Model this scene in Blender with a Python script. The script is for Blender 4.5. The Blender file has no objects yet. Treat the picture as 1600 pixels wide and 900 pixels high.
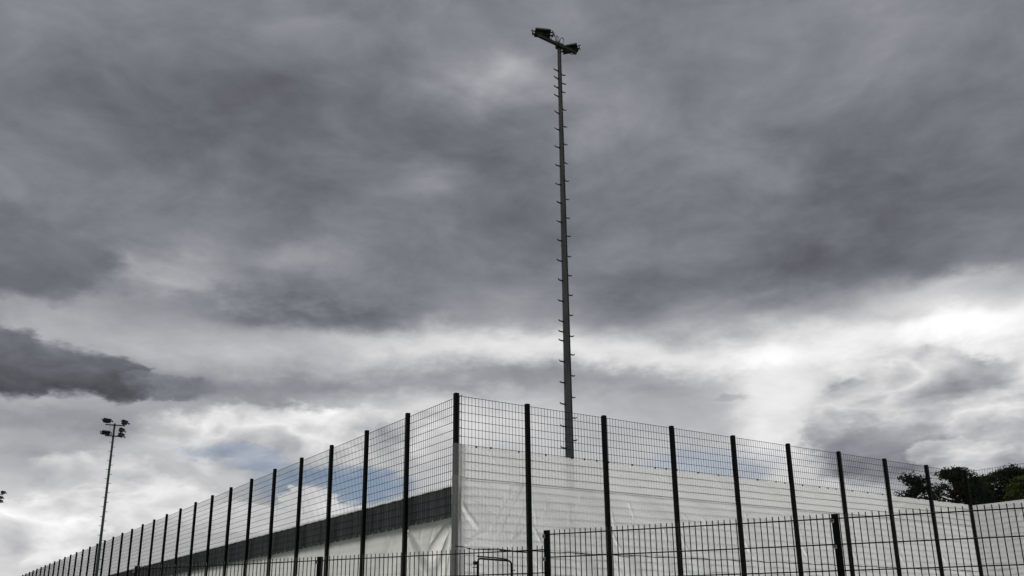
import bpy, bmesh, math, random
from mathutils import Vector, Matrix
R = math.radians
scene = bpy.context.scene
C = scene.collection
random.seed(7)

# ------------------------------------------------------------------ camera
FPX, PY, PITCH, ROLL = 1398.67, 551.32, 0.2983, 0.0110     # from the vanishing points (photo pixels, 1600 wide)
CAMZ = 1.6
cd = bpy.data.cameras.new('camera')
cam = bpy.data.objects.new('camera', cd); C.objects.link(cam)
cd.sensor_width = 36.0; cd.lens = FPX / 1600 * 36
cd.shift_y = (PY - 450) / 1600
cd.clip_start = 0.1; cd.clip_end = 5000
cam.matrix_world = (Matrix.Translation((0, 0, CAMZ)) @ Matrix.Rotation(math.pi / 2 + PITCH, 4, 'X') @ Matrix.Rotation(-ROLL, 4, 'Z'))
scene.camera = cam

def ray(x, y):
    """direction (world) of a photo pixel"""
    X = (x - 800) / FPX; U = (PY - y) / FPX
    c, s = math.cos(-ROLL), math.sin(-ROLL)
    r = X * c - U * s; u = X * s + U * c
    return Vector((r, math.cos(PITCH) - u * math.sin(PITCH), math.sin(PITCH) + u * math.cos(PITCH)))
def azel(x, y):
    d = ray(x, y)
    return math.degrees(math.atan2(d.x, d.y)), math.degrees(math.atan2(d.z, math.hypot(d.x, d.y)))

# ------------------------------------------------------------------ view
scene.view_settings.view_transform = 'Standard'
scene.view_settings.look = 'None'
scene.view_settings.exposure = 0.0
scene.view_settings.gamma = 1.0
scene.view_settings.use_curve_mapping = False
scene.render.engine = 'CYCLES'

# ------------------------------------------------------------------ sun (veiled by cloud, ahead of the camera)
SUN_AZ, SUN_EL = 14.0, 44.0
sd = bpy.data.lights.new('sun', 'SUN'); sd.energy = 3.7; sd.angle = R(45); sd.color = (1.0, 0.98, 0.95)
sun = bpy.data.objects.new('sun', sd); C.objects.link(sun)
sv = Vector((math.sin(R(SUN_AZ)) * math.cos(R(SUN_EL)), math.cos(R(SUN_AZ)) * math.cos(R(SUN_EL)), math.sin(R(SUN_EL))))
sun.rotation_euler = sv.to_track_quat('Z', 'Y').to_euler()

# ------------------------------------------------------------------ world: Nishita sky behind procedural cloud
world = bpy.data.worlds.new('World'); scene.world = world; world.use_nodes = True
nt = world.node_tree; nt.nodes.clear()
def put(sock, v):
    if isinstance(v, bpy.types.NodeSocket): nt.links.new(v, sock)
    else: sock.default_value = v
def M(op, a, b=None, c=None, clamp=False):
    n = nt.nodes.new('ShaderNodeMath'); n.operation = op; n.use_clamp = clamp
    put(n.inputs[0], a)
    if b is not None: put(n.inputs[1], b)
    if c is not None: put(n.inputs[2], c)
    return n.outputs[0]
def VM(op, a, b=None):
    n = nt.nodes.new('ShaderNodeVectorMath'); n.operation = op
    put(n.inputs[0], a)
    if b is not None: put(n.inputs[1], b)
    return n.outputs[0]
def noise(vec, scale, detail=5, rough=0.5, dist=0.0, out='Fac'):
    n = nt.nodes.new('ShaderNodeTexNoise'); n.noise_dimensions = '3D'
    put(n.inputs['Vector'], vec); n.inputs['Scale'].default_value = scale
    n.inputs['Detail'].default_value = detail; n.inputs['Roughness'].default_value = rough; n.inputs['Distortion'].default_value = dist
    return n.outputs[out]
def smooth(x, lo, hi):
    n = nt.nodes.new('ShaderNodeMapRange'); n.interpolation_type = 'SMOOTHSTEP'
    put(n.inputs['Value'], x); put(n.inputs['From Min'], lo); put(n.inputs['From Max'], hi)
    return n.outputs['Result']
def mix(f, a, b):
    n = nt.nodes.new('ShaderNodeMix'); n.data_type = 'FLOAT'
    put(n.inputs[0], f); put(n.inputs[2], a); put(n.inputs[3], b)
    return n.outputs[0]

tc = nt.nodes.new('ShaderNodeTexCoord').outputs['Generated']
dirn = VM('NORMALIZE', tc)
sx = nt.nodes.new('ShaderNodeSeparateXYZ'); put(sx.inputs[0], dirn)
dx, dy, dz = sx.outputs
az0 = M('MULTIPLY', M('ARCTAN2', dx, dy), 57.2958)
el0 = M('MULTIPLY', M('ARCSINE', dz), 57.2958)
# direction stretched so that structures near the horizon lie flatter, as cloud decks do
flat = VM('MULTIPLY', dirn, (1.0, 1.0, 2.1))
# cloud-deck coordinates for the sheet overhead
inv = M('DIVIDE', 1.0, M('ADD', M('MAXIMUM', dz, 0.0), 0.16))
cx = nt.nodes.new('ShaderNodeCombineXYZ'); put(cx.inputs[0], M('MULTIPLY', dx, inv)); put(cx.inputs[1], M('MULTIPLY', dy, inv)); cx.inputs[2].default_value = 3.7
deck = cx.outputs[0]
# domain warp: broad swell + billows
def warp(vec, scale, detail, rough, amp_a, amp_e):
    c = noise(vec, scale, detail, rough, out='Color')
    s = nt.nodes.new('ShaderNodeSeparateColor'); put(s.inputs[0], c)
    return M('MULTIPLY', M('SUBTRACT', s.outputs[0], 0.5), amp_a), M('MULTIPLY', M('SUBTRACT', s.outputs[1], 0.5), amp_e)
wa, we = warp(flat, 5.0, 2, 0.5, 9.0, 4.5)
wa2, we2 = warp(flat, 17.0, 4.5, 0.6, 5.0, 2.8)
az = M('ADD', M('ADD', az0, wa), wa2)
el = M('ADD', M('ADD', el0, we), we2)
azs = M('ADD', az0, wa2); els = M('ADD', el0, we2)          # billow-only warp, for clouds with a definite outline

cA = nt.nodes.new('ShaderNodeCombineXYZ'); put(cA.inputs[0], az); put(cA.inputs[1], el); WIDE = cA.outputs[0]
cB = nt.nodes.new('ShaderNodeCombineXYZ'); put(cB.inputs[0], azs); put(cB.inputs[1], els); TIGHT = cB.outputs[0]
def dist2(x, y, rx, ry, P):
    """squared elliptical distance (in radii) of sky direction P = (azimuth, elevation) from a point of the sky, and the offset vector"""
    a0, e0 = azel(x, y); a1, e1 = azel(x + rx, y); a2, e2 = azel(x, y - ry)
    d = VM('MULTIPLY', VM('SUBTRACT', P, (a0, e0, 0)), (1 / abs(a1 - a0), 1 / abs(e2 - e0), 0))
    n = nt.nodes.new('ShaderNodeVectorMath'); n.operation = 'DOT_PRODUCT'; put(n.inputs[0], d); put(n.inputs[1], d)
    return n.outputs['Value'], d
def soft(V, x, y, rx, ry, amp):
    d, _ = dist2(x, y, rx, ry, WIDE)
    return M('MULTIPLY_ADD', M('POWER', 0.3679, d), amp, V)

# mean brightness of the cloud by height above the horizon
ramp = nt.nodes.new('ShaderNodeValToRGB'); put(ramp.inputs[0], M('DIVIDE', M('ADD', el0, M('MULTIPLY', we, 0.8)), 90.0))
cr = ramp.color_ramp; cr.interpolation = 'B_SPLINE'
stops = [(0, .80), (4, .82), (8, .78), (12, .76), (15.5, .74), (18.5, .59), (22, .475), (28, .475), (34, .50), (42, .525), (60, .54), (90, .56)]
while len(cr.elements) < len(stops): cr.elements.new(0.5)
for e, (p, v) in zip(cr.elements, stops): e.position = p / 90.0; e.color = (v, v, v, 1)
V = ramp.outputs[0]

# soft lights and darks of the overcast sheet (where they stand in the photo, half width, half height, amount)
for b in [
    (790, 135, 100, 36, .13), (930, 205, 50, 70, .08), (620, 60, 190, 60, .035), (400, 15, 160, 40, .035),
    (700, 280, 80, 40, .08), (450, 190, 220, 80, -.055), (150, 150, 200, 120, -.01),
    (1290, 300, 220, 60, -.03), (1240, 425, 300, 40, -.09), (1400, 60, 300, 90, .03), (1080, 220, 160, 90, .05),
    (1000, 400, 240, 50, -.02), (50, 395, 150, 60, -.04), (275, 428, 120, 32, .14), (480, 405, 130, 30, .10),
    (500, 496, 190, 22, -.15), (760, 460, 150, 50, .0), (1500, 445, 150, 22, .14),
    (330, 520, 110, 26, .02), (100, 650, 200, 40, -.16), (330, 610, 180, 40, -.12), (660, 545, 180, 28, .17), (860, 542, 110, 26, .10),
    (650, 608, 330, 16, -.11), (930, 590, 260, 15, -.10), (1060, 548, 240, 34, .20), (1500, 518, 270, 50, .31), (1225, 610, 70, 110, .14),
    (1250, 700, 60, 60, .10), (1000, 640, 190, 50, -.06), (40, 800, 60, 45, .08), (60, 730, 110, 45, -.10), (300, 760, 160, 60, -.04),
    (560, 660, 110, 36, .07), (745, 668, 90, 42, .12), (350, 660, 130, 30, .05),
]: V = soft(V, *b)

# fine structure
n1 = noise(deck, 3.4, 6, 0.6, 0.25)
n2 = noise(flat, 9.0, 6, 0.58, 0.5)
hi = smooth(el0, 12.0, 22.0)
V = M('ADD', V, M('MULTIPLY', M('SUBTRACT', n1, 0.5), M('MULTIPLY_ADD', hi, 0.21, 0.06)))
V = M('ADD', V, M('MULTIPLY', M('SUBTRACT', n2, 0.5), M('MULTIPLY_ADD', hi, -0.04, 0.24)))

# clouds with an outline of their own: (where, rx, ry, value at base, value at crown, opacity, edge softness)
nb = M('SUBTRACT', noise(flat, 20.0, 5, 0.55, 0.4), 0.5)
bill = M('SUBTRACT', 0.36, M('MULTIPLY', M('ABSOLUTE', M('SUBTRACT', noise(flat, 11.0, 4, 0.5, 0.3), 0.5)), 2.6))
def cloud(V, x, y, rx, ry, vb, vt, op, edge):
    d, o = dist2(x, y, rx, ry, TIGHT)
    s = nt.nodes.new('ShaderNodeSeparateXYZ'); put(s.inputs[0], o)
    m = smooth(M('MULTIPLY_ADD', nb, 0.5, d), 1.0 + edge * 0.35, 1.0 - edge)
    val = M('MULTIPLY_ADD', bill, 0.44 if vb > .45 else 0.0, M('MULTIPLY_ADD', nb, 0.20, mix(smooth(s.outputs[1], -1.0, 1.0), vb, vt)))
    return mix(M('MULTIPLY', m, op), V, val)
for c in [
    (1475, 662, 245, 118, .58, .74, .95, .22),
    (1370, 705, 130, 56, .42, .58, .72, .75),
    (1560, 655, 90, 50, .60, .82, .70, .35),
    (1500, 708, 75, 30, .62, .76, .65, .35),
    (1130, 622, 40, 9, .62, .62, .7, .8),
    (470, 690, 240, 62, .68, .86, .80, .4),
    (640, 672, 60, 24, .70, .78, .6, .5),
    (380, 690, 110, 30, .60, .74, .5, .7),
    (235, 790, 130, 55, .74, .88, .70, .5),
    (50, 830, 110, 55, .80, .88, .8, .4),
    (150, 745, 120, 40, .66, .80, .6, .5),
    (70, 572, 145, 46, .32, .47, 1.0, .60),
    (-20, 565, 130, 58, .31, .46, 1.0, .60),
    (175, 590, 62, 36, .32, .44, 1.0, .60),
    (212, 594, 32, 24, .33, .44, .9, .6),
    (40, 395, 180, 75, .37, .45, .65, .6),
    (262, 606, 70, 17, .42, .52, .8, .7),
]: V = cloud(V, *c)

# gaps with blue sky
gap = 0.0
for (x, y, rx, ry, op) in [(565, 762, 75, 32, .80), (500, 745, 80, 26, .72), (430, 728, 80, 18, .45), (360, 708, 100, 13, .42), (1100, 735, 120, 36, .35), (440, 765, 60, 26, .55)]:
    d, o = dist2(x, y, rx, ry, TIGHT)
    g = M('MULTIPLY', smooth(M('MULTIPLY_ADD', nb, 0.9, d), 1.4, 0.1), op)
    gap = g if gap == 0.0 else M('MAXIMUM', gap, g)
# small sunlit cumulus standing in the gap
Vw = M('MULTIPLY_ADD', nb, 0.3, 0.88)
cm = 0.0
for (x, y, rx, ry) in [(490, 792, 65, 22), (535, 805, 55, 16), (462, 778, 26, 18), (360, 812, 90, 22)]:
    d, o = dist2(x, y, rx, ry, TIGHT)
    g = smooth(M('MULTIPLY_ADD', nb, 0.7, d), 1.25, 0.65)
    cm = g if cm == 0.0 else M('MAXIMUM', cm, g)

def colour(v):
    p = M('POWER', M('MAXIMUM', v, 0.02), 2.25)
    cool = smooth(v, 0.85, 0.40)
    c = nt.nodes.new('ShaderNodeCombineXYZ')
    put(c.inputs[0], M('MULTIPLY', p, mix(cool, 1.0, 0.945)))
    put(c.inputs[1], M('MULTIPLY', p, mix(cool, 1.0, 0.99)))
    put(c.inputs[2], M('MULTIPLY', p, mix(cool, 1.01, 1.13)))
    return c.outputs[0]
def vmix(f, a, b):
    n = nt.nodes.new('ShaderNodeMix'); n.data_type = 'VECTOR'
    put(n.inputs[0], f); put(n.inputs[4], a); put(n.inputs[5], b)
    return n.outputs[1]
st = nt.nodes.new('ShaderNodeTexSky'); st.sky_type = 'NISHITA'; st.sun_disc = False
st.sun_elevation = R(SUN_EL); st.sun_rotation = R(SUN_AZ); st.air_density = 1.2; st.dust_density = 0.2; st.ozone_density = 3.0
blue = VM('MULTIPLY', st.outputs[0], (0.040, 0.042, 0.050))
col = vmix(gap, colour(V), blue)
col = vmix(cm, col, colour(Vw))
bg = nt.nodes.new('ShaderNodeBackground'); put(bg.inputs['Color'], col); bg.inputs['Strength'].default_value = 1.0
world.cycles.sampling_method = 'MANUAL'; world.cycles.sample_map_resolution = 256
wo = nt.nodes.new('ShaderNodeOutputWorld'); nt.links.new(bg.outputs[0], wo.inputs['Surface'])

# ------------------------------------------------------------------ materials
def principled(name, col, rough=0.6, metal=0.0, spec=0.5):
    m = bpy.data.materials.new(name); m.use_nodes = True
    b = m.node_tree.nodes['Principled BSDF']
    b.inputs['Base Color'].default_value = (*col, 1); b.inputs['Roughness'].default_value = rough
    b.inputs['Metallic'].default_value = metal; b.inputs['Specular IOR Level'].default_value = spec
    return m, b
def mottled(name, c0, c1, scale, rough=0.6, metal=0.0, spec=0.5, stretch=(1, 1, 1), bump=0.0, detail=6):
    m, b = principled(name, c0, rough, metal, spec); t = m.node_tree; N = t.nodes
    tcn = N.new('ShaderNodeTexCoord'); mp = N.new('ShaderNodeMapping'); mp.inputs['Scale'].default_value = stretch
    no = N.new('ShaderNodeTexNoise'); no.inputs['Scale'].default_value = scale; no.inputs['Detail'].default_value = detail; no.inputs['Roughness'].default_value = 0.6
    rp = N.new('ShaderNodeValToRGB'); rp.color_ramp.elements[0].position = 0.3; rp.color_ramp.elements[1].position = 0.7
    rp.color_ramp.elements[0].color = (*c0, 1); rp.color_ramp.elements[1].color = (*c1, 1)
    L = t.links.new
    L(tcn.outputs['Object'], mp.inputs[0]); L(mp.outputs[0], no.inputs['Vector']); L(no.outputs['Fac'], rp.inputs[0]); L(rp.outputs[0], b.inputs['Base Color'])
    if bump:
        bp = N.new('ShaderNodeBump'); bp.inputs['Strength'].default_value = 0.6; bp.inputs['Distance'].default_value = bump
        L(no.outputs['Fac'], bp.inputs['Height']); L(bp.outputs[0], b.inputs['Normal'])
    return m
def cloth(name, c0, c1, transl, transp, tcol, stain=1.3, bump=0.012):
    """woven plastic sheet: part of the light passes straight through the weave, part is scattered through it"""
    m = bpy.data.materials.new(name); m.use_nodes = True; t = m.node_tree; N = t.nodes; N.clear(); L = t.links.new
    tcn = N.new('ShaderNodeTexCoord')
    no = N.new('ShaderNodeTexNoise'); no.inputs['Scale'].default_value = stain; no.inputs['Detail'].default_value = 7; no.inputs['Roughness'].default_value = 0.62
    mp = N.new('ShaderNodeMapping'); mp.inputs['Scale'].default_value = (1, 1, 0.45)
    L(tcn.outputs['Object'], mp.inputs[0]); L(mp.outputs[0], no.inputs['Vector'])
    rp = N.new('ShaderNodeValToRGB'); rp.color_ramp.elements[0].position = 0.32; rp.color_ramp.elements[1].position = 0.62
    rp.color_ramp.elements[0].color = (*c0, 1); rp.color_ramp.elements[1].color = (*c1, 1); L(no.outputs['Fac'], rp.inputs[0])
    cr_ = N.new('ShaderNodeTexNoise'); cr_.inputs['Scale'].default_value = 3.0; cr_.inputs['Detail'].default_value = 5; cr_.inputs['Distortion'].default_value = 1.6
    L(tcn.outputs['Object'], cr_.inputs['Vector'])
    ab = N.new('ShaderNodeMath'); ab.operation = 'SUBTRACT'; ab.inputs[1].default_value = 0.5; L(cr_.outputs['Fac'], ab.inputs[0])
    ab2 = N.new('ShaderNodeMath'); ab2.operation = 'ABSOLUTE'; L(ab.outputs[0], ab2.inputs[0])
    ab3 = N.new('ShaderNodeMath'); ab3.operation = 'MINIMUM'; ab3.inputs[1].default_value = 0.06; L(ab2.outputs[0], ab3.inputs[0])
    bp = N.new('ShaderNodeBump'); bp.inputs['Strength'].default_value = 0.5; bp.inputs['Distance'].default_value = bump * 8; L(ab3.outputs[0], bp.inputs['Height'])
    df = N.new('ShaderNodeBsdfDiffuse'); tr = N.new('ShaderNodeBsdfTranslucent'); tp = N.new('ShaderNodeBsdfTransparent'); gl = N.new('ShaderNodeBsdfGlossy')
    gl.inputs['Roughness'].default_value = 0.45; gl.inputs['Color'].default_value = (.8, .8, .8, 1)
    L(rp.outputs[0], df.inputs['Color']); L(bp.outputs[0], df.inputs['Normal']); L(bp.outputs[0], tr.inputs['Normal']); L(bp.outputs[0], gl.inputs['Normal'])
    tr.inputs['Color'].default_value = (*tcol, 1); tp.inputs['Color'].default_value = (1, 1, 1, 1)
    m1 = N.new('ShaderNodeMixShader'); m1.inputs[0].default_value = transl; L(df.outputs[0], m1.inputs[1]); L(tr.outputs[0], m1.inputs[2])
    m2 = N.new('ShaderNodeMixShader'); m2.inputs[0].default_value = 0.03; L(m1.outputs[0], m2.inputs[1]); L(gl.outputs[0], m2.inputs[2])
    m3 = N.new('ShaderNodeMixShader'); m3.inputs[0].default_value = transp; L(m2.outputs[0], m3.inputs[1]); L(tp.outputs[0], m3.inputs[2])
    out = N.new('ShaderNodeOutputMaterial'); L(m3.outputs[0], out.inputs['Surface'])
    return m
MT = {
    'black': mottled('black powder coat', (.0035, .0038, .0045), (.006, .0063, .0072), 3.0, 0.6, 0, 0.14),
    'wire': mottled('black coated wire', (.004, .0043, .005), (.008, .0085, .0095), 5.0, 0.55, 0, 0.15),
    'steel': mottled('weathered galvanised steel', (.085, .088, .089), (.17, .173, .173), 2.2, 0.7, 0.2, 0.3, (1, 1, 0.35), 0.002),
    'darksteel': mottled('dark weathered steel', (.028, .030, .030), (.05, .05, .048), 6.0, 0.6, 0.2, 0.4),
    'housing': mottled('floodlight housing', (.016, .018, .018), (.032, .034, .034), 7.0, 0.75, 0.0, 0.2),
    'glass': principled('lamp glass', (.03, .035, .04), 0.08, 0, 0.6)[0],
    'bolt': principled('zinc-plated steel', (.42, .43, .44), 0.45, 0.5)[0],
    'cable': principled('black cable', (.012, .012, .013), 0.6)[0],
    'cord': principled('black lacing cord', (.014, .014, .015), 0.7)[0],
    'tie': principled('pale tie', (.55, .55, .53), 0.6)[0],
    'film': cloth('thin white sheeting', (.70, .71, .69), (.82, .82, .80), 0.70, 0.15, (.95, .95, .93)),
    'tarp': cloth('white tarpaulin', (.68, .69, .68), (.82, .82, .81), 0.68, 0.05, (.94, .95, .94)),
    'heavy': cloth('heavy white tarpaulin', (.68, .69, .66), (.80, .80, .77), 0.60, 0.0, (.90, .90, .87)),
    'shaded': cloth('lined white tarpaulin', (.60, .61, .60), (.74, .74, .73), 0.45, 0.03, (.84, .85, .84)),  # for the return run: its shade is put into a duller, less translucent colour
    'hem': cloth('white hem', (.78, .78, .77), (.86, .86, .85), 0.75, 0.05, (.97, .97, .96)),
    'net': mottled('dark shade netting', (.075, .076, .082), (.27, .272, .285), 2.2, 0.85, 0, 0.2, (3.2, 3.2, 0.18), 0.008),
    'bark': mottled('pine bark', (.035, .026, .02), (.09, .06, .042), 5.0, 0.9, 0, 0.2, (1, 1, 0.3), 0.02),
}
def foliage(name, c0, c1, tr):
    m = bpy.data.materials.new(name); m.use_nodes = True; t = m.node_tree; N = t.nodes; N.clear(); L = t.links.new
    tcn = N.new('ShaderNodeTexCoord'); no = N.new('ShaderNodeTexNoise'); no.inputs['Scale'].default_value = 1.1; no.inputs['Detail'].default_value = 5
    rp = N.new('ShaderNodeValToRGB'); rp.color_ramp.elements[0].position = 0.35; rp.color_ramp.elements[1].position = 0.65
    rp.color_ramp.elements[0].color = (*c0, 1); rp.color_ramp.elements[1].color = (*c1, 1)
    df = N.new('ShaderNodeBsdfDiffuse'); tn = N.new('ShaderNodeBsdfTranslucent'); mx = N.new('ShaderNodeMixShader'); mx.inputs[0].default_value = tr
    out = N.new('ShaderNodeOutputMaterial')
    L(tcn.outputs['Object'], no.inputs['Vector']); L(no.outputs['Fac'], rp.inputs[0]); L(rp.outputs[0], df.inputs['Color']); L(rp.outputs[0], tn.inputs['Color'])
    L(df.outputs[0], mx.inputs[1]); L(tn.outputs[0], mx.inputs[2]); L(mx.outputs[0], out.inputs['Surface'])
    return m
MT['needles'] = foliage('pine needles', (.022, .028, .019), (.055, .064, .036), 0.25)
MT['leaves'] = foliage('broad leaves', (.030, .048, .012), (.085, .105, .028), 0.35)
MT['grass'] = mottled('rough grass', (.030, .045, .016), (.075, .085, .035), 1.4, 0.9, 0, 0.2, (1, 1, 1), 0.02)

# ------------------------------------------------------------------ helpers
def tag(o, label=None, cat=None, group=None, kind=None):
    if label: o['label'] = label
    if cat: o['category'] = cat
    if group: o['group'] = group
    if kind: o['kind'] = kind
    return o
def empty(name, loc, rz=0.0):
    o = bpy.data.objects.new(name, None); C.objects.link(o); o.empty_display_size = 0.3
    o.location = loc; o.rotation_euler = (0, 0, rz)
    return o
def link(name, mesh, parent=None, loc=(0, 0, 0), rz=0.0):
    o = bpy.data.objects.new(name, mesh); C.objects.link(o); o.parent = parent; o.location = loc; o.rotation_euler = (0, 0, rz)
    return o
class MB:
    def __init__(self): self.v = []; self.f = []
    def quadbox(self, p):
        """8 corners: 0-3 bottom ring, 4-7 top ring"""
        i = len(self.v); self.v += [tuple(q) for q in p]
        self.f += [(i, i+3, i+2, i+1), (i+4, i+5, i+6, i+7)] + [(i+k, i+(k+1) % 4, i+4+(k+1) % 4, i+4+k) for k in range(4)]
    def box(self, x0, x1, y0, y1, z0, z1):
        self.quadbox([(x0, y0, z0), (x1, y0, z0), (x1, y1, z0), (x0, y1, z0), (x0, y0, z1), (x1, y0, z1), (x1, y1, z1), (x0, y1, z1)])
    def tube(self, pts, radii, n=6, cap=True):
        pts = [Vector(p) for p in pts]
        if not isinstance(radii, (list, tuple)): radii = [radii] * len(pts)
        rings = []
        for k, p in enumerate(pts):
            t = (pts[min(k + 1, len(pts) - 1)] - pts[max(k - 1, 0)]).normalized()
            a = Vector((0, 0, 1)) if abs(t.z) < 0.9 else Vector((1, 0, 0))
            u = t.cross(a).normalized(); w = t.cross(u)
            i = len(self.v); rings.append(i)
            for j in range(n):
                an = 2 * math.pi * j / n
                self.v.append(tuple(p + (u * math.cos(an) + w * math.sin(an)) * radii[k]))
        for a, b in zip(rings, rings[1:]):
            for j in range(n): self.f.append((a + j, a + (j + 1) % n, b + (j + 1) % n, b + j))
        if cap:
            self.f.append(tuple(reversed(range(rings[0], rings[0] + n)))); self.f.append(tuple(range(rings[-1], rings[-1] + n)))
    def mesh(self, name, mat, smooth=False):
        m = bpy.data.meshes.new(name); m.from_pydata(self.v, [], self.f)
        bm = bmesh.new(); bm.from_mesh(m); bmesh.ops.recalc_face_normals(bm, faces=bm.faces); bm.to_mesh(m); bm.free()
        m.materials.append(MT[mat])
        if smooth:
            for p in m.polygons: p.use_smooth = True
        return m
def box_mesh(name, mat, x0, x1, y0, y1, z0, z1, bevel=0.0):
    b = MB(); b.box(x0, x1, y0, y1, z0, z1); m = b.mesh(name, mat)
    if bevel:
        bm = bmesh.new(); bm.from_mesh(m)
        bmesh.ops.bevel(bm, geom=list(bm.edges), offset=bevel, segments=2, affect='EDGES', profile=0.6); bm.to_mesh(m); bm.free()
    return m

# ------------------------------------------------------------------ lay-out (metres; sizes follow from the 2.52 m fence bays)
TOP = CAMZ + 5.4958                       # top reference of the tall fence
BASE = TOP - 6.0                          # ground inside the enclosure
CORNER = Vector((-1.3711, 21.1775, 0)); ANG = 0.5968; BAY = 2.52
DR = Vector((math.cos(ANG), math.sin(ANG), 0)); DL = Vector((-math.sin(ANG), math.cos(ANG), 0))
FIRST = 0.8394; NR = 8                    # first bay of the right run is cut short
ULEN = BAY * (FIRST + NR)
def plan(u, v, z=0.0): return CORNER + DR * u + DL * v + Vector((0, 0, z))
def sstep(a, b, x):
    t = max(0.0, min(1.0, (x - a) / (b - a))); return t * t * (3 - 2 * t)

# ------------------------------------------------------------------ ground: one sheet to the horizon, banked up to the sports ground
def ground_z(x, y):
    p = Vector((x, y, 0)) - CORNER; u = p.dot(DR); v = p.dot(DL)
    s = max(min(u, v), u - ULEN)
    return (BASE) * sstep(-3.2, -1.0, s) + 0.02 * math.sin(x * 0.7) * math.sin(y * 0.9) * (1 - sstep(-3.2, -1.0, s))
xs = [-2500, -1200, -600, -300, -150, -90] + [-60 + i * 1.0 for i in range(111)] + [70, 100, 150, 300, 600, 1200, 2500]
ys = [-2500, -1200, -500, -200, -80, -40, -20] + [-10 + i * 1.0 for i in range(101)] + [110, 140, 200, 300, 600, 1200, 2500]
gv = [(x, y, ground_z(x, y)) for y in ys for x in xs]; nx = len(xs)
gf = [(j * nx + i, j * nx + i + 1, (j + 1) * nx + i + 1, (j + 1) * nx + i) for j in range(len(ys) - 1) for i in range(nx - 1)]
gm = bpy.data.meshes.new('ground'); gm.from_pydata(gv, [], gf); gm.materials.append(MT['grass'])
for p in gm.polygons: p.use_smooth = True
tag(link('ground', gm), kind='structure')

# ------------------------------------------------------------------ tall fence
post_mesh = box_mesh('post', 'black', -.055, .055, -.055, .048, -.4, 6.004, 0.007)
cornerpost_mesh = box_mesh('post', 'black', -.056, .056, -.056, .056, -.4, 6.006, 0.008)
def panel_mesh(length, y=.0875):
    """double-wire mat, 100 x 200 mm; along +x, hung y behind the post line"""
    b = MB()
    z = 5.968
    while z > 0.05:
        b.box(0.0, length, y - .0042, y + .0042, z - .0052, z + .0052)
        z -= 0.2
    n = int(round(length / 0.1))
    for k in range(n + 1):
        x = .004 + k * (length - .008) / n
        b.box(x - .0041, x + .0041, y + .0043, y + .0105, 0.03, 5.985)
    return b.mesh('mesh_panel', 'wire')
full_panel = panel_mesh(BAY); back_panel = panel_mesh(BAY, .150)
lean_rng = random.Random(4)
def tall_run(label, origin, rz, posts, spans, corner=None, panel=full_panel):
    root = empty('mesh_fence', origin, rz); tag(root, label, 'fence', 'runs of tall black mesh fencing')
    for s in posts:
        p = link('post', cornerpost_mesh if s == corner else post_mesh, root, (s, 0, lean_rng.uniform(-.006, .006)))
        if s != corner: p.rotation_euler = (lean_rng.uniform(0, .0014), lean_rng.uniform(-.0022, .0022), lean_rng.uniform(-.02, .02))
    for a, b in spans:
        tag(link('mesh_panel', panel if abs(b - a - BAY) < 1e-4 else panel_mesh(b - a), root, (a, 0, 0)), kind='stuff')
    return root
RS = [0.0] + [BAY * (FIRST + i) for i in range(NR + 1)]
NL = 38
tall_run('tall black mesh fence hung with white sheeting, in front of the nearby floodlight mast', plan(0, 0, BASE), ANG, RS, list(zip(RS, RS[1:])), 0.0)
tall_run('very long tall black mesh fence with a dark grey net band along it', plan(0, 0, BASE), ANG - math.pi / 2, [-BAY * i for i in range(1, NL)], [(-BAY * (i + 1), -BAY * i) for i in range(NL - 1)], None, back_panel)
tall_run('short return of tall black mesh fence in front of the dark pines', plan(ULEN, 0, BASE), ANG - math.pi / 2, [BAY, 2 * BAY], [(0.0, BAY), (BAY, 2 * BAY)])

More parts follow.
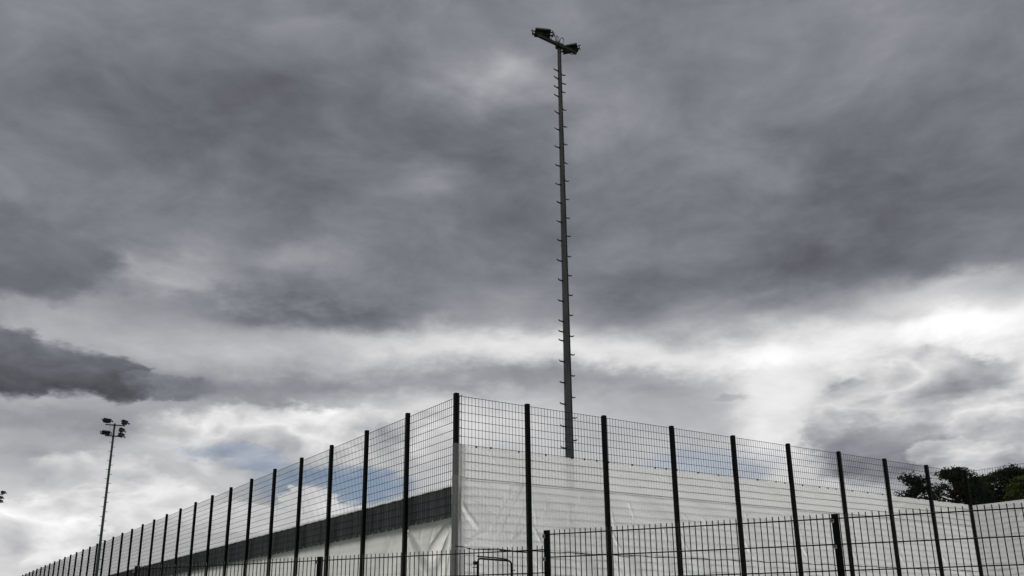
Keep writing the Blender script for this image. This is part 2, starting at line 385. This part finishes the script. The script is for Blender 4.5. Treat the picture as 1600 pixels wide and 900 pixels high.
# ------------------------------------------------------------------ sheets on the fence
def seg_d(px, pz, a, b):
    """signed distance to the line a-b, and how far along it (0..1)"""
    ax, az_, bx, bz = a[0], a[1], b[0], b[1]
    dx_, dz_ = bx - ax, bz - az_; l = math.hypot(dx_, dz_)
    t = ((px - ax) * dx_ + (pz - az_) * dz_) / (l * l)
    return ((px - ax) * dz_ - (pz - az_) * dx_) / l, t, l
def crease(px, pz, a, b, amp, w, w1=None):
    d, t, l = seg_d(px, pz, a, b)
    if t < -0.05 or t > 1.05: return 0.0
    ww = w + (w1 - w) * t if w1 else w
    fade = sstep(-0.05, 0.12, t) * sstep(1.05, 0.6, t)
    return amp * fade * (math.exp(-(d / ww) ** 2) - .35 * math.exp(-((d - 1.8 * ww) / ww) ** 2))
def sheet(name, path, z0, z1, mat, disp, step=0.035, zstep=0.035, parent=None, hem=None):
    """hang a sheet along a plan polyline [(u, v)], from z0 (top) to z1 below the fence top; disp(s, z) pushes it outward (to the right of the path)"""
    pts = []; s = 0.0
    for k in range(len(path) - 1):
        a, b = path[k], path[k + 1]; L_ = math.hypot(b[0] - a[0], b[1] - a[1])
        n = max(1, int(L_ / step)); d = ((b[0] - a[0]) / L_, (b[1] - a[1]) / L_)
        for i in range(n + (1 if k == len(path) - 2 else 0)):
            t = i / n; pts.append((a[0] + (b[0] - a[0]) * t, a[1] + (b[1] - a[1]) * t, s + L_ * t, d[1], -d[0]))
        s += L_
    nz = max(2, int((z0 - z1) / zstep)) + 1
    V_ = []; F_ = []
    for j in range(nz):
        for (u, v, ss, nx_, ny_) in pts:
            z = z0 + (z1 - z0) * j / (nz - 1)
            o = disp(ss, z); zz = z
            if isinstance(o, tuple): o, dzz = o; zz += dzz
            V_.append(tuple(plan(u + nx_ * o, v + ny_ * o, TOP + zz)))
    n = len(pts)
    for j in range(nz - 1):
        for i in range(n - 1): F_.append((j * n + i, j * n + i + 1, (j + 1) * n + i + 1, (j + 1) * n + i))
    m = bpy.data.meshes.new(name); m.from_pydata(V_, [], F_); m.materials.append(MT[mat])
    for p in m.polygons: p.use_smooth = True
    return link(name, m, parent)
rng = random.Random(11)
GAPV = 0.061                              # sheets hang between the posts and the wire mats
END = ULEN + GAPV
s0 = 0.12 + 0.126 + 0.126                 # path length before the sheet leaves the corner post
GAPF = .079                               # the topmost thin sheet lies right against the wires
RPATH = [(-.064, .056), (-.064, -.064), (.064, -.064), (.20, .02), (.34, GAPF), (END, GAPF)]
def path_len(p): return sum(math.hypot(p[i+1][0]-p[i][0], p[i+1][1]-p[i][1]) for i in range(len(p)-1))
S_OFF = path_len(RPATH[:5]) - 0.34        # s - S_OFF = u on the straight part
def wires(z, amp):
    """the sheet is pressed a little outward by each wire of the mat behind it"""
    f = ((-z - 0.032) / 0.2); f = abs(f - round(f)) * 0.2
    return amp * .25 * math.exp(-(f / 0.03) ** 2)
posts_u = RS[1:]
def bay_of(u):
    for k in range(len(RS) - 1):
        if u < RS[k + 1]: return k
    return len(RS) - 2
folds = {}
for k in range(len(RS) - 1):
    a, b = RS[k], RS[k + 1]; L = []
    if k == 0:
        L += [((b - .05, -1.9), (a + 1.05, -3.62), .030, .035), ((b - .1, -2.6), (a + 1.55, -3.6), .022, .03), ((b - .05, -3.05), (b - .62, -3.65), .028, .028),
              ((a + .1, -2.6), (a + .75, -3.3), .014, .05), ((b - .5, -2.2), (b - 1.2, -3.4), .018, .05), ((a + .3, -3.65), (a + .9, -3.2), .016, .04)]
    else:
        L += [((a + .06, -1.95), (a + .32 + rng.uniform(-.05, .08), -3.0 - rng.uniform(0, .3)), .020, .022),
              ((a + .08, -2.95), (a + .50 + rng.uniform(-.1, .15), -3.66), .020, .025),
              ((b - .06, -3.1), (b - .35 - rng.uniform(0, .3), -3.66), .014, .025)]
        for q in range(3):
            x = rng.uniform(a + .3, b - .5); z = rng.uniform(-2.2, -2.9)
            L.append(((x, z), (x + rng.uniform(-.4, .4), z - rng.uniform(.3, .8)), rng.uniform(.005, .011), rng.uniform(.02, .05)))
    x = rng.uniform(a + .6, b - .7)
    L.append(((x, -1.32), (x + rng.choice((-1, 1)) * rng.uniform(.2, .5), -1.75), .010, .022))
    if rng.random() < .5: L.append(((b - .1, -1.35), (b - .55, -1.8), .009, .025))
    folds[k] = L
waves = [(rng.uniform(.4, 1.6), rng.uniform(.8, 2.4), rng.uniform(0, 6.3), rng.uniform(.002, .005)) for q in range(7)]
def right_disp(s, z):
    u = s - S_OFF
    if s < 0.40: return wires(z, .001) + .004 * math.sin(z * 23 + s * 31) * (z < -2.1)
    k = bay_of(u); o = 0.0
    near = min(abs(u - p) for p in posts_u)
    hang = sstep(0.03, 0.35, near)
    for (a, b, am, w) in folds[k]: o += crease(u, z, a, b, am * 2.3, w)
    for (fa, fb, ph, am) in waves: o += am * math.sin(fa * u * 2.2 + fb * z * 2.6 + ph)
    o *= hang
    return o + wires(z, .0022) + .004 * sstep(0.35, 0.05, u - 0.3) * math.sin(z * 29)
tarp_band = sheet('tarpaulin', RPATH, -1.245, -2.026, 'film', lambda s, z: (max(-.001, right_disp(s, z) * .45), (-.016 * abs(math.sin((s - S_OFF) * math.pi / .84)) * sstep(-1.55, -1.245, z) if s > .45 else 0.0)))
tag(tarp_band, 'thin see-through white sheeting band, topmost on the fence before the nearby mast', 'tarpaulin', 'white sheets on the tall fence')
RP2 = [(-.071, .058), (-.071, -.071), (.071, -.071), (.20, .013), (.34, GAPV - .007), (END - .007, GAPV - .007)]
def lower_disp(s, z):
    e = sstep(-2.25, -2.06, z) * .006
    u = s - S_OFF
    sag = 0.0
    if z < -3.35 and u > .3:                # lower edge scallops between the ties
        sag = .012 * abs(math.sin(u * math.pi / .56)) * sstep(-3.35, -3.7, z)
    return max(-.004, right_disp(s, z)) + e, sag
main_tarp = sheet('tarpaulin', RP2, -2.078, -3.69, 'tarp', lower_disp)
tag(main_tarp, 'creased white tarpaulin laced along its lower edge, wrapped round the fence corner', 'tarpaulin', 'white sheets on the tall fence')
hm = sheet('hem', [(-.070, .058), (-.070, -.070), (.070, -.070), (.20, .016), (.34, GAPV + .006), (END - .01, GAPV + .006)], -2.0255, -2.0785, 'hem', lambda s, z: right_disp(s, z) + .012 * math.sin(math.pi * sstep(-2.0255, -2.0785, z)), zstep=.008, parent=main_tarp)
foot_path = [(-.075, .058), (-.075, -.075), (.075, -.075), (.30, GAPV - .002), (END - .002, GAPV - .002)]
def foot_disp(s, z):
    u = s - .33; o = 0.0
    if s < .42: return 0.0
    for (fa, fb, ph, am) in waves: o += 2.2 * am * math.sin(fa * u * 3.1 + fb * z * 1.3 + ph + 1)
    for p in posts_u:
        if abs(u - p) < 1.3:
            o += crease(u, z, (p + .05, -3.75), (p + .7, -4.8), .025, .05) + crease(u, z, (p - .05, -3.8), (p - .6, -4.7), .025, .05)
    return max(-.01, o * sstep(0.02, .3, min(abs(u - p) for p in posts_u))) + wires(z, .002)
foot = sheet('tarpaulin', foot_path, -3.675, -5.99, 'tarp', foot_disp, .05, .05)
tag(foot, 'white tarpaulin skirt below the laced seam, behind the black tubular frame', 'tarpaulin', 'white sheets on the tall fence')
# return run
RETP = [(END, GAPV), (END, -2 * BAY)]
def ret_disp(s, z):
    o = 0.0
    for (fa, fb, ph, am) in waves: o += 1.6 * am * math.sin(fa * s * 2.7 + fb * z * 2.1 + ph + 2)
    o += crease(s, z, (.25, -2.3), (.75, -3.6), .025, .05) + crease(s, z, (1.9, -1.6), (1.2, -2.6), .02, .05) + crease(s, z, (2.3, -2.4), (1.5, -3.5), .03, .06)
    return max(-.012, -o if False else o) * sstep(.02, .3, s) + wires(z, .002)
ret = sheet('tarpaulin', RETP, -1.30, -3.69, 'shaded', ret_disp, .04, .04)
tag(ret, 'white tarpaulin on the short return of fence in front of the pines', 'tarpaulin', 'white sheets on the tall fence')
ret2 = sheet('tarpaulin', [(p[0] + .006, p[1]) for p in RETP], -3.675, -5.99, 'shaded', lambda s, z: ret_disp(s, z + 1.5), .08, .08)
tag(ret2, 'white tarpaulin skirt along the foot of the short return fence', 'tarpaulin', 'white sheets on the tall fence')
# left run: dark net band behind the wires, white sheet below it between posts and wires
def net_disp(s, z):
    return .010 * math.sin(s * 9.0 + 1.5 * math.sin(s * 2.1)) + .006 * math.sin(s * 23.0 + z * 2) - .004
NETU = .19
net = sheet('shade_net', [(NETU, .075), (NETU, BAY * 37)], -2.19, -3.02, 'net', lambda s, z: net_disp(s, z) * -1, .09, .12)
tag(net, 'dark grey netting band tied along the very long mesh fence', 'netting')
hb = MB(); pp = [plan(NETU - .004 + .004 * math.sin(q * 1.3), .07 + q * .6, TOP - 2.172 + .004 * math.sin(q * 2.1)) for q in range(int(BAY * 37 / .6))]
for a, b in zip(pp, pp[1:]):
    d = DR * .006; up = Vector((0, 0, .034))
    hb.quadbox([a - d - up, b - d - up, b + d - up, a + d - up, a - d + up, b - d + up, b + d + up, a + d + up])
link('hem', hb.mesh('hem', 'hem'), net)
# corner bay: a slack sheet with deep folds
SW = [((2.42, -3.0), (1.0, -4.5), .09, .05, .11), ((2.40, -3.05), (1.9, -4.9), .045, .045, .08), ((.05, -3.02), (1.3, -3.95), .15, .06, .15), ((.08, -3.06), (.75, -4.6), .10, .05, .11),
      ((.05, -3.3), (.45, -5.0), .06, .05, .09), ((1.0, -3.05), (1.25, -3.6), .018, .05, .07), ((1.6, -3.03), (1.75, -3.5), .014, .05, .07), ((2.35, -3.3), (2.2, -5.2), .03, .05, .05)]
def slack_disp(s, z):
    o = 0.0
    for (a, b, am, w, w1) in SW: o += crease(s, z, a, b, am * 1.4, w, w1)
    o += .006 * math.sin(s * 7 + z * 5) + .05 * sstep(-3.0, -4.6, z) * math.sin(math.pi * min(1, max(0, s / 2.4)))
    return -max(-.004, o) * sstep(0, .16, 2.375 - s), -.035 * math.sin(math.pi * min(1, max(0, s / 2.4))) * sstep(-3.6, -2.97, z) * .6
slack = sheet('tarpaulin', [(GAPV, .09), (GAPV, 2.465)], -2.965, -5.99, 'heavy', slack_disp, .03, .03)
tag(slack, 'slack white tarpaulin with deep hanging folds beside the fence corner', 'tarpaulin', 'white sheets on the tall fence')
lw = [(rng.uniform(.5, 2.0), rng.uniform(.8, 2.4), rng.uniform(0, 6.3), rng.uniform(.003, .007)) for q in range(6)]
lf = []
for k in range(1, 14):
    a = k * BAY
    for q in range(2):
        x = a + rng.uniform(.4, 1.9); lf.append(((x, -3.03), (x + rng.uniform(-.25, .5), -3.7), rng.uniform(.01, .025), .05))
def left_disp(s, z):
    u = s + BAY + .03; o = 0.0
    for (fa, fb, ph, am) in lw: o += am * math.sin(fa * u * 2.3 + fb * z * 2.2 + ph)
    for (a, b, am, w) in lf:
        if abs(u - a[0]) < 1.0: o += crease(u, z, a, b, am, w)
    d = abs(u / BAY - round(u / BAY)) * BAY
    return -max(-.008, o) * sstep(.04, .3, d), -.02 * abs(math.sin(u * math.pi / .42)) * sstep(-3.3, -2.97, z) * .5
left_tarp = sheet('tarpaulin', [(GAPV, BAY + .03), (GAPV, BAY * 15)], -2.985, -5.99, 'heavy', left_disp, .06, .08)
tag(left_tarp, 'taut white tarpaulin below the dark net band of the long fence', 'tarpaulin', 'white sheets on the tall fence')
# small ties along sheet edges
tie_dark = box_mesh('tie', 'cord', -.016, .016, -.022, .006, -.022, .022)
tie_pale = box_mesh('tie', 'tie', -.008, .008, -.008, .008, -.022, .022)
u = .62
while u < ULEN - .2:
    if min(abs(u - p) for p in posts_u) > .12:
        link('tie', tie_dark, tarp_band, plan(u, GAPF - .004, TOP - 1.25 + rng.uniform(-.01, .01)), ANG)
    u += rng.choice((.42, .84, .84))
v = .35
while v < BAY * 9:
    if abs(v / BAY - round(v / BAY)) * BAY > .1:
        link('tie', tie_pale, slack if v < 2.4 else left_tarp, plan(GAPV - .012, v, TOP - 2.97 + rng.uniform(-.012, .012)), ANG)
    v += .42
# lacing cord along the seam
cordm = MB(); cp = []
u = -.05
while u < ULEN:
    cp.append(plan(u, GAPV - .024 if u > .3 else -.10 + max(0, u) * .4, TOP - 3.70 + .012 * math.sin(u * 5.6 + 1) + (.02 if u < .3 else 0))); u += .14
cordm.tube(cp, .010, 5)
cord = link('lacing_cord', cordm.mesh('lacing_cord', 'cord')); tag(cord, 'black lacing cord tied along the seam of the white tarpaulins', 'cord')
knot = MB(); knot.tube([(-.03, -.012, .004), (-.012, -.02, 0), (.012, -.02, 0), (.03, -.012, -.006)], [.010, .017, .017, .010], 6); pass
knotm = knot.mesh('knot', 'cord')
u = .40
while u < ULEN - .1:
    if min(abs(u - p) for p in posts_u) > .09: link('knot', knotm, cord, plan(u, GAPV - .022, TOP - 3.70 + .012 * math.sin(u * 5.6 + 1)), ANG)
    u += .56
bar = MB(); bar.tube([plan(1.25, GAPV - .035, TOP - 3.712), plan(BAY * FIRST - .03, GAPV - .035, TOP - 3.735)], .014, 6)
tag(link('batten_rod', bar.mesh('batten_rod', 'black')), 'short black rod lying along the seam in the corner bay', 'rod')

# ------------------------------------------------------------------ black tubular frame standing before the corner bay
def bent(pts, r=.09, n=5):
    pts = [Vector(p) for p in pts]; out = [pts[0]]
    for a, b, c in zip(pts, pts[1:], pts[2:]):
        d0 = (a - b).normalized() * r; d1 = (c - b).normalized() * r
        for k in range(n + 1):
            t = k / n; out.append((b + d0) * (1 - t) ** 2 + b * 2 * t * (1 - t) + (b + d1) * t ** 2)
    out.append(pts[-1]); return out
fr = empty('tubular_frame', plan(.27, -.55, BASE), ANG)
tag(fr, 'black tubular steel frame standing before the white tarpaulin at the fence corner', 'frame')
ft = 2.03; fwid = .93
b = MB(); b.tube(bent([(.0, 0, 0), (.0, 0, ft), (fwid, 0, ft - .03), (fwid, 0, 0)]), .021, 10); link('hoop', b.mesh('hoop', 'black', True), fr)
b = MB(); b.tube([(.03, .05, ft + .05), (.5, .05, ft + .035), (fwid - .06, .05, ft + .01)], .017, 8); link('roller', b.mesh('roller', 'steel', True), fr)
b = MB(); b.tube([(-.10, -.01, ft - .11), (-.055, -.01, ft - .10), (-.05, -.01, ft - .10), (.02, 0, ft - .08)], [.045, .045, .02, .02], 10); link('clamp_knob', b.mesh('clamp_knob', 'black'), fr)
b = MB(); b.tube([(-.13, 0, ft - .20), (.02, 0, ft - .20)], .009, 5); link('pin', b.mesh('pin', 'black'), fr)
b = MB(); b.tube([(fwid - .02, 0, ft - .24), (fwid + .11, 0, ft - .235)], .009, 5); link('pin', b.mesh('pin', 'black'), fr)
b = MB(); b.tube([(.0, 0, 1.55), (.5, 0, 1.56), (fwid, 0, 1.55)], .024, 8); link('crossbar', b.mesh('crossbar', 'black'), fr)

# ------------------------------------------------------------------ front rod fence
FP = Vector((0.29522, 8.34774, 0)); FA = -0.42488; FTOP = CAMZ + 0.85765
FD = Vector((math.cos(FA), math.sin(FA), 0))
fpost = box_mesh('post', 'black', -.027, .027, -.018, .018, -.3, FTOP, .004)
rodb = MB(); rodb.tube([(0, 0, .06), (0, 0, FTOP)], .0045, 6); rod_mesh = rodb.mesh('rod', 'wire', True)
railb = MB(); railb.tube([(.0, 0, 0), (BAY - .012, 0, 0)], .0049, 6)
rail_mesh = railb.mesh('rail', 'wire', True)
ccl = MB(); ccl.box(-.034, -.008, -.032, -.019, -.018, .018); clip_mesh = ccl.mesh('clamp', 'bolt')
cbo = MB(); cbo.tube([(-.021, -.0325, 0), (-.021, -.040, 0)], .007, 8); clipbolt = cbo.mesh('bolt', 'black', True)
def front_run(label, ks, drop):
    root = empty('rod_fence', FP + FD * (BAY * ks[0]) + Vector((0, 0, -drop)), FA); tag(root, label, 'fence', 'low black rod fences')
    for i, k in enumerate(ks[:-1]):
        x0 = i * BAY
        for r in range(12):
            for o in (-.0158, -.0002): link('rail', rail_mesh, root, (x0 + .006, o, FTOP - .040 - r * .205))
        for q in range(50):
            link('rod', rod_mesh, root, (x0 + .036 + q * .0499, -.008, 0))
    return root
right_front = front_run('low black rod fence panel standing higher, before the white-sheeted right fence run', [0, 1, 2], 0.0)
left_front = front_run('low black rod fence panel stepped down lower, beside the tubular frame', [-2, -1, 0], 0.136)
for k in (-2, -1, 0, 1, 2):
    low = k < 0
    root = left_front if low else right_front
    x = (k + 2) * BAY if low else k * BAY
    p = link('post', fpost, root, (x, .018, 0))
    for r in (0, 1, 6):
        c = link('clamp', clip_mesh, p, (0, 0, FTOP - .055 - r * .205)); link('bolt', clipbolt, p, (0, 0, FTOP - .055 - r * .205))

# ------------------------------------------------------------------ floodlight masts
def flood_parts(parent, M4):
    """one floodlight: x = width, -y = lamp side, z up before tilting; M4 places it under its mast"""
    def put_(name, b, mat, par=None, smooth=False):
        m = b.mesh(name, mat, smooth); m.transform(M4); return link(name, m, par or parent)
    b = MB()                                                          # body, wider at the glass
    b.quadbox([(-.34, -.17, -.02), (.34, -.17, -.02), (.34, .17, -.02), (-.34, .17, -.02), (-.31, -.13, .13), (.31, -.13, .13), (.30, .10, .15), (-.30, .10, .15)])
    body = put_('housing', b, 'housing')
    for k in range(5):
        b = MB(); b.box(-.21 + k * .1, -.19 + k * .1, -.11, .08, .135, .165); put_('cooling_fin', b, 'housing', body)
    b = MB(); b.box(-.32, .32, -.15, .15, -.032, -.021); put_('glass', b, 'glass', body)
    b = MB(); b.quadbox([(-.34, .178, -.09), (.34, .178, -.09), (.34, .196, -.09), (-.34, .196, -.09), (-.34, .172, .04), (.34, .172, .04), (.34, .19, .04), (-.34, .19, .04)]); put_('visor', b, 'housing', body)
    b = MB(); b.box(-.20, .20, .192, .27, .045, .13); put_('gear_box', b, 'darksteel')
    for sx_ in (-1, 1):
        b = MB(); b.quadbox([(sx_ * .42, -.07, -.17), (sx_ * .46, -.07, -.17), (sx_ * .46, .07, -.17), (sx_ * .42, .07, -.17), (sx_ * .43, -.012, .17), (sx_ * .455, -.012, .17), (sx_ * .455, .012, .17), (sx_ * .43, .012, .17)])
        br = put_('bracket_arm', b, 'darksteel')
        b = MB(); b.tube([(sx_ * .30, 0, .06), (sx_ * .48, 0, .06)], .03, 8); put_('pivot', b, 'darksteel', br)
    b = MB(); b.box(-.418, .418, -.035, .035, -.18, -.15); put_('bracket_bar', b, 'darksteel')
    return body
def bolt_mesh(side):
    b = MB(); s = side
    b.tube([(0, 0, 0), (s * .022, 0, 0), (s * .024, 0, 0), (s * .15, 0, .0), (s * .19, 0, .012), (s * .212, 0, .045)], [.034, .034, .024, .022, .018, .013], 6)
    return b.mesh('step_bolt', 'darksteel')
BL, BRm = bolt_mesh(-1), bolt_mesh(1)
def mast(label, foot, height, r0, r1, rz, left_z, right_z, arms, floods, cables=True, lean=(0, 0)):
    root = empty('floodlight_mast', foot, rz); tag(root, label, 'floodlight', 'floodlight masts of the sports ground')
    root.rotation_euler = (lean[0], lean[1], rz)
    rad = lambda z: r0 + (r1 - r0) * z / height
    b = MB(); n = 10; b.tube([(0, 0, -.2)] + [(0, 0, height * k / n) for k in range(n + 1)], [r0] + [rad(height * k / n) for k in range(n + 1)], 12)
    pole = link('pole', b.mesh('pole', 'steel'), root)
    for z in (height * .30, height * .62):
        b = MB(); b.tube([(0, 0, z - .04), (0, 0, z + .04)], rad(z) + .008, 12); link('joint_collar', b.mesh('joint_collar', 'steel'), pole)
    b = MB(); b.tube([(0, 0, height), (0, 0, height + .10), (0, 0, height + .11), (0, 0, height + .2)], [r1 * 1.25, r1 * .9, .035, .03], 12); link('cap', b.mesh('cap', 'darksteel'), pole)
    br_ = random.Random(int(height * 100))
    for zs, bm_, sg in ((left_z, BL, -1), (right_z, BRm, 1)):
        for z in zs:
            o = link('step_bolt', bm_, root, (sg * rad(z) * br_.uniform(.86, .96), 0, z + br_.uniform(-.012, .012)))
            o.rotation_euler = (br_.uniform(-.15, .15), br_.uniform(-.07, .07), br_.uniform(-.10, .10))
    b = MB(); b.tube([((rad(height * k / 16) + .012) * .45, -(rad(height * k / 16) + .012) * .89, height * k / 16) for k in range(17)], .014, 6); link('conduit', b.mesh('conduit', 'darksteel'), pole)
    b = MB(); b.box(-.06, .06, -rad(.9) - .012, -rad(.9) + .05, .65, 1.15); link('access_hatch', b.mesh('access_hatch', 'darksteel'), pole)
    for (z, x0, x1, y) in arms:
        b = MB(); b.box(x0, x1, y - .045, y + .045, z - .05, z + .05); ca = link('crossarm', b.mesh('crossarm', 'darksteel'), root)
        b = MB(); b.box(-.11, .11, y - .06, .07, z - .07, z + .07); link('arm_clamp', b.mesh('arm_clamp', 'darksteel'), ca)
    for (x, y, z, yaw, tilt, sc) in floods:
        flood_parts(root, Matrix.Translation((x, y, z)) @ Matrix.Rotation(R(yaw), 4, 'Z') @ Matrix.Rotation(R(tilt), 4, 'X') @ Matrix.Scale(sc, 4))
    if cables:
        for (pts) in cables:
            b = MB(); b.tube(bent(pts, .12, 4), .012, 5); link('cable', b.mesh('cable', 'cable'), root)
    return root
# near mast, behind the right run; step-bolt heights read along the pole
az_m, el_top = azel(873.6, 71); D1 = 27.0
az_b, _ = azel(888.6, 712)
foot1 = Vector((math.sin(R(az_b)) * D1, math.cos(R(az_b)) * D1, BASE))
top1 = CAMZ + D1 * math.tan(R(el_top)); H1 = top1 - BASE
def zof(y): 
    e = azel(880, y)[1]; return CAMZ + D1 * math.tan(R(e)) - BASE
Lz = [zof(y) for y in (110, 123, 136.5, 150, 177, 203, 231, 259.5, 288.5, 318, 348, 377.5, 408.5, 439.5, 471, 503, 519, 533, 565.5, 599, 633, 667, 701.5)]
Rz = [zof(y) for y in (113.5, 126.5, 140, 167, 194, 222, 250.5, 279, 308, 338, 367, 398, 428, 459, 491, 523, 552, 585.5, 618.5, 652, 687)]
z = Lz[-1] - .66
while z > 2.2: Lz.append(z); Rz.append(z - .3); z -= .66
mast('tall near floodlight mast with two lamps, rising behind the white-sheeted fence', foot1, H1, .152, .056, ANG + R(2), Lz, Rz,
     [(H1 - .02, -.98, .72, -.09)],
     [(-.76, -.05, H1 + .22, -27, -20, .82), (.53, .02, H1 + .17, -52, -24, .82)],
     [[(-.40, 0, H1 + .34), (-.30, .02, H1 + .62), (-.16, .02, H1 + .48), (-.10, 0, H1 + .05)], [(-.40, 0, H1 + .30), (-.36, 0, H1 - .0), (-.26, 0, H1 + .50), (-.05, 0, H1 + .1)],
      [(0, 0, H1 + .1), (-.14, 0, H1 + .42), (.02, 0, H1 + .40), (.02, 0, H1 + .12)], [(0, 0, H1 + .1), (.12, 0, H1 + .46), (.28, 0, H1 + .40), (.14, 0, H1 + .12)],
      [(.2, -.1, H1 - .08), (.42, -.1, H1 - .20), (.6, -.1, H1 - .14), (.68, -.1, H1 - .05)]], lean=(0, .0050))
# two far masts of the same height
def far_mast(label, az, height_above, dist, rz, zl):
    f = Vector((math.sin(R(az)) * dist, math.cos(R(az)) * dist, BASE))
    lz = []; rr = []; z = zl
    while z > 1.5: lz.append(z); rr.append(z - .45); z -= .9
    H = height_above
    return mast(label, f, H, .155, .095, rz, lz, rr, [(H - .05, -.85, .95, -.12), (H - 1.15, -.75, .85, -.12)],
         [(-.72, -.05, H + .40, 28, -62, 1.15), (.92, -.02, H + .34, 58, -64, 1.2), (.74, .25, H - .40, 66, -48, 1.15), (-.70, -.1, H - .84, 12, -36, 1.15), (.74, -.1, H - .98, 66, -42, 1.2)],
         [[(-.15, 0, H - .1), (-.42, 0, H - .2), (-.42, 0, H - .5), (-.1, 0, H - .55)]])
ha = 19.6 + CAMZ - BASE
far_mast('distant floodlight mast with five lamps rising clear above the long fence', -24.45, ha, 95.0, R(24), ha - 1.75)
far_mast('most distant floodlight mast with only a lamp edge showing', -30.02, ha, 152.0, R(28), ha - 1.75)

# ------------------------------------------------------------------ trees beyond the sports ground
def leaf_cloud(rng, clumps, per, size, flat_=1.0, aspect=.45):
    V_ = []; F_ = []
    for (c, r, rz_) in clumps:
        for q in range(per):
            while True:
                p = Vector((rng.uniform(-1, 1), rng.uniform(-1, 1), rng.uniform(-1, 1)))
                if .15 < p.length < 1: break
            p = p * rng.uniform(.75, 1.4)
            p = Vector((p.x * r, p.y * r, p.z * rz_)) + c
            a = Vector((rng.gauss(0, 1), rng.gauss(0, 1), rng.gauss(0, .7))).normalized(); t = Vector((rng.gauss(0, 1), rng.gauss(0, 1), rng.gauss(0, 1)))
            b_ = a.cross(t).normalized(); s = size * rng.uniform(.6, 1.4)
            i = len(V_); V_ += [tuple(p - a * s), tuple(p + b_ * s * aspect), tuple(p + a * s), tuple(p - b_ * s * aspect)]; F_.append((i, i + 1, i + 2, i + 3))
    return V_, F_
def tree(name, label, cat, foot, H, clumps, per, size, mat, seed, trunk_r=.22, aspect=.45):
    rng = random.Random(seed); root = empty(name, foot); tag(root, label, cat, 'trees beyond the fence')
    b = MB(); pts = [(.12 * math.sin(k * .9 + seed), .1 * math.cos(k * 1.3 + seed), H * k / 8 * .97 - .2) for k in range(9)]
    b.tube(pts, [trunk_r * (1 - .86 * k / 8) for k in range(9)], 8); trunk = link('trunk', b.mesh('trunk', 'bark', True), root)
    for (c, r, rz_) in clumps:
        z0 = max(H * .35, c.z - r * .5 - abs(c.x) * .25); k = min(8, max(0, int(z0 / H * 8)))
        st_ = Vector((pts[k][0], pts[k][1], z0)); mid = st_.lerp(c, .55) + Vector((0, 0, .12))
        b = MB(); b.tube([st_, mid, c + (c - st_).normalized() * r * .3], [.06, .04, .012], 5, False); link('limb', b.mesh('limb', 'bark'), root)
    V_, F_ = leaf_cloud(rng, clumps, per, size, aspect=aspect)
    m = bpy.data.meshes.new('crown'); m.from_pydata(V_, [], F_); m.materials.append(MT[mat]); cr_ = link('crown', m, root); cr_['kind'] = 'stuff'
    return root
def at(x, y, dist):
    d = ray(x, y); d = d / math.hypot(d.x, d.y); return Vector((d.x * dist, d.y * dist, CAMZ + d.z * dist))
def tiered(rng, H, w, tiers, r):
    """clumps of an open-crowned pine: whorls of branches, wider below"""
    cl = [(Vector((0, 0, H - r * .5)), r * .7, r * .6)]
    for t in range(tiers):
        z = H - r - t * (H * .42 / tiers); ww = w * (.28 + .72 * (t + 1) / tiers); n = 3 + t
        for k in range(n):
            a = 2 * math.pi * (k + rng.random() * .7) / n; d = ww * rng.uniform(.55, 1.0)
            cl.append((Vector((math.cos(a) * d, math.sin(a) * d, z + rng.uniform(-.3, .25))), r * rng.uniform(.55, .95), r * rng.uniform(.28, .5)))
            cl.append((Vector((math.cos(a) * d * .5, math.sin(a) * d * .5, z + rng.uniform(-.3, .2))), r * rng.uniform(.5, .8), r * rng.uniform(.35, .5)))
    return cl
def domed(rng, H, w, depth, n, r):
    cl = []
    for k in range(n):
        a = rng.uniform(0, 6.283); f = math.sqrt(rng.random()); z = H - depth * rng.random() ** 1.2
        lim = w * math.sqrt(max(.05, 1 - ((z - (H - depth * .6)) / (depth * .62)) ** 2))
        cl.append((Vector((math.cos(a) * f * lim, math.sin(a) * f * lim, z - r * .5)), r * rng.uniform(.6, 1.15), r * rng.uniform(.4, .7)))
    return cl
def pine(x, y, dist, kind, w, seed, label, n=60, r=.55, depth=5.0, tiers=6, per=85, size=.105):
    rng = random.Random(seed); p = at(x, y, dist); H = p.z - BASE
    cl = tiered(rng, H, w, tiers, r) if kind == 'tiered' else domed(rng, H, w, depth, n, r)
    return tree('pine_tree', label, 'tree', (p.x, p.y, BASE), H, cl, per, size, 'needles', seed, aspect=.4)
pine(1424, 738, 70, 'tiered', 2.0, 3, 'slim dark pine with open layered branches, apart from the other pines', r=.62, tiers=6, per=150)
pine(1488, 731, 74, 'domed', 2.5, 5, 'round-topped dark pine with sky showing through its crown, behind the concave fence corner', n=125, depth=4.6, per=95)
pine(1527, 743, 79, 'domed', 2.3, 9, 'lower dark pine with a bumpy crown, filling the gap between two taller pines', n=120, depth=4.6)
pine(1574, 729, 77, 'domed', 2.3, 14, 'dense dark pine with a flat-topped crown, behind the green leafy tree', n=140, depth=4.8, per=110)
pine(1640, 737, 84, 'domed', 3.0, 17, 'dark pine standing at the outer end of the row of pines', n=80, r=.7, depth=5)
rng = random.Random(21); p = at(1606, 742, 52); Hh = p.z - BASE
tree('leafy_tree', 'yellow-green leafy tree standing before the dark pines', 'tree', (p.x, p.y, BASE), Hh, domed(rng, Hh, 1.7, 3.4, 90, .36), 60, .085, 'leaves', 21, .16, .6)
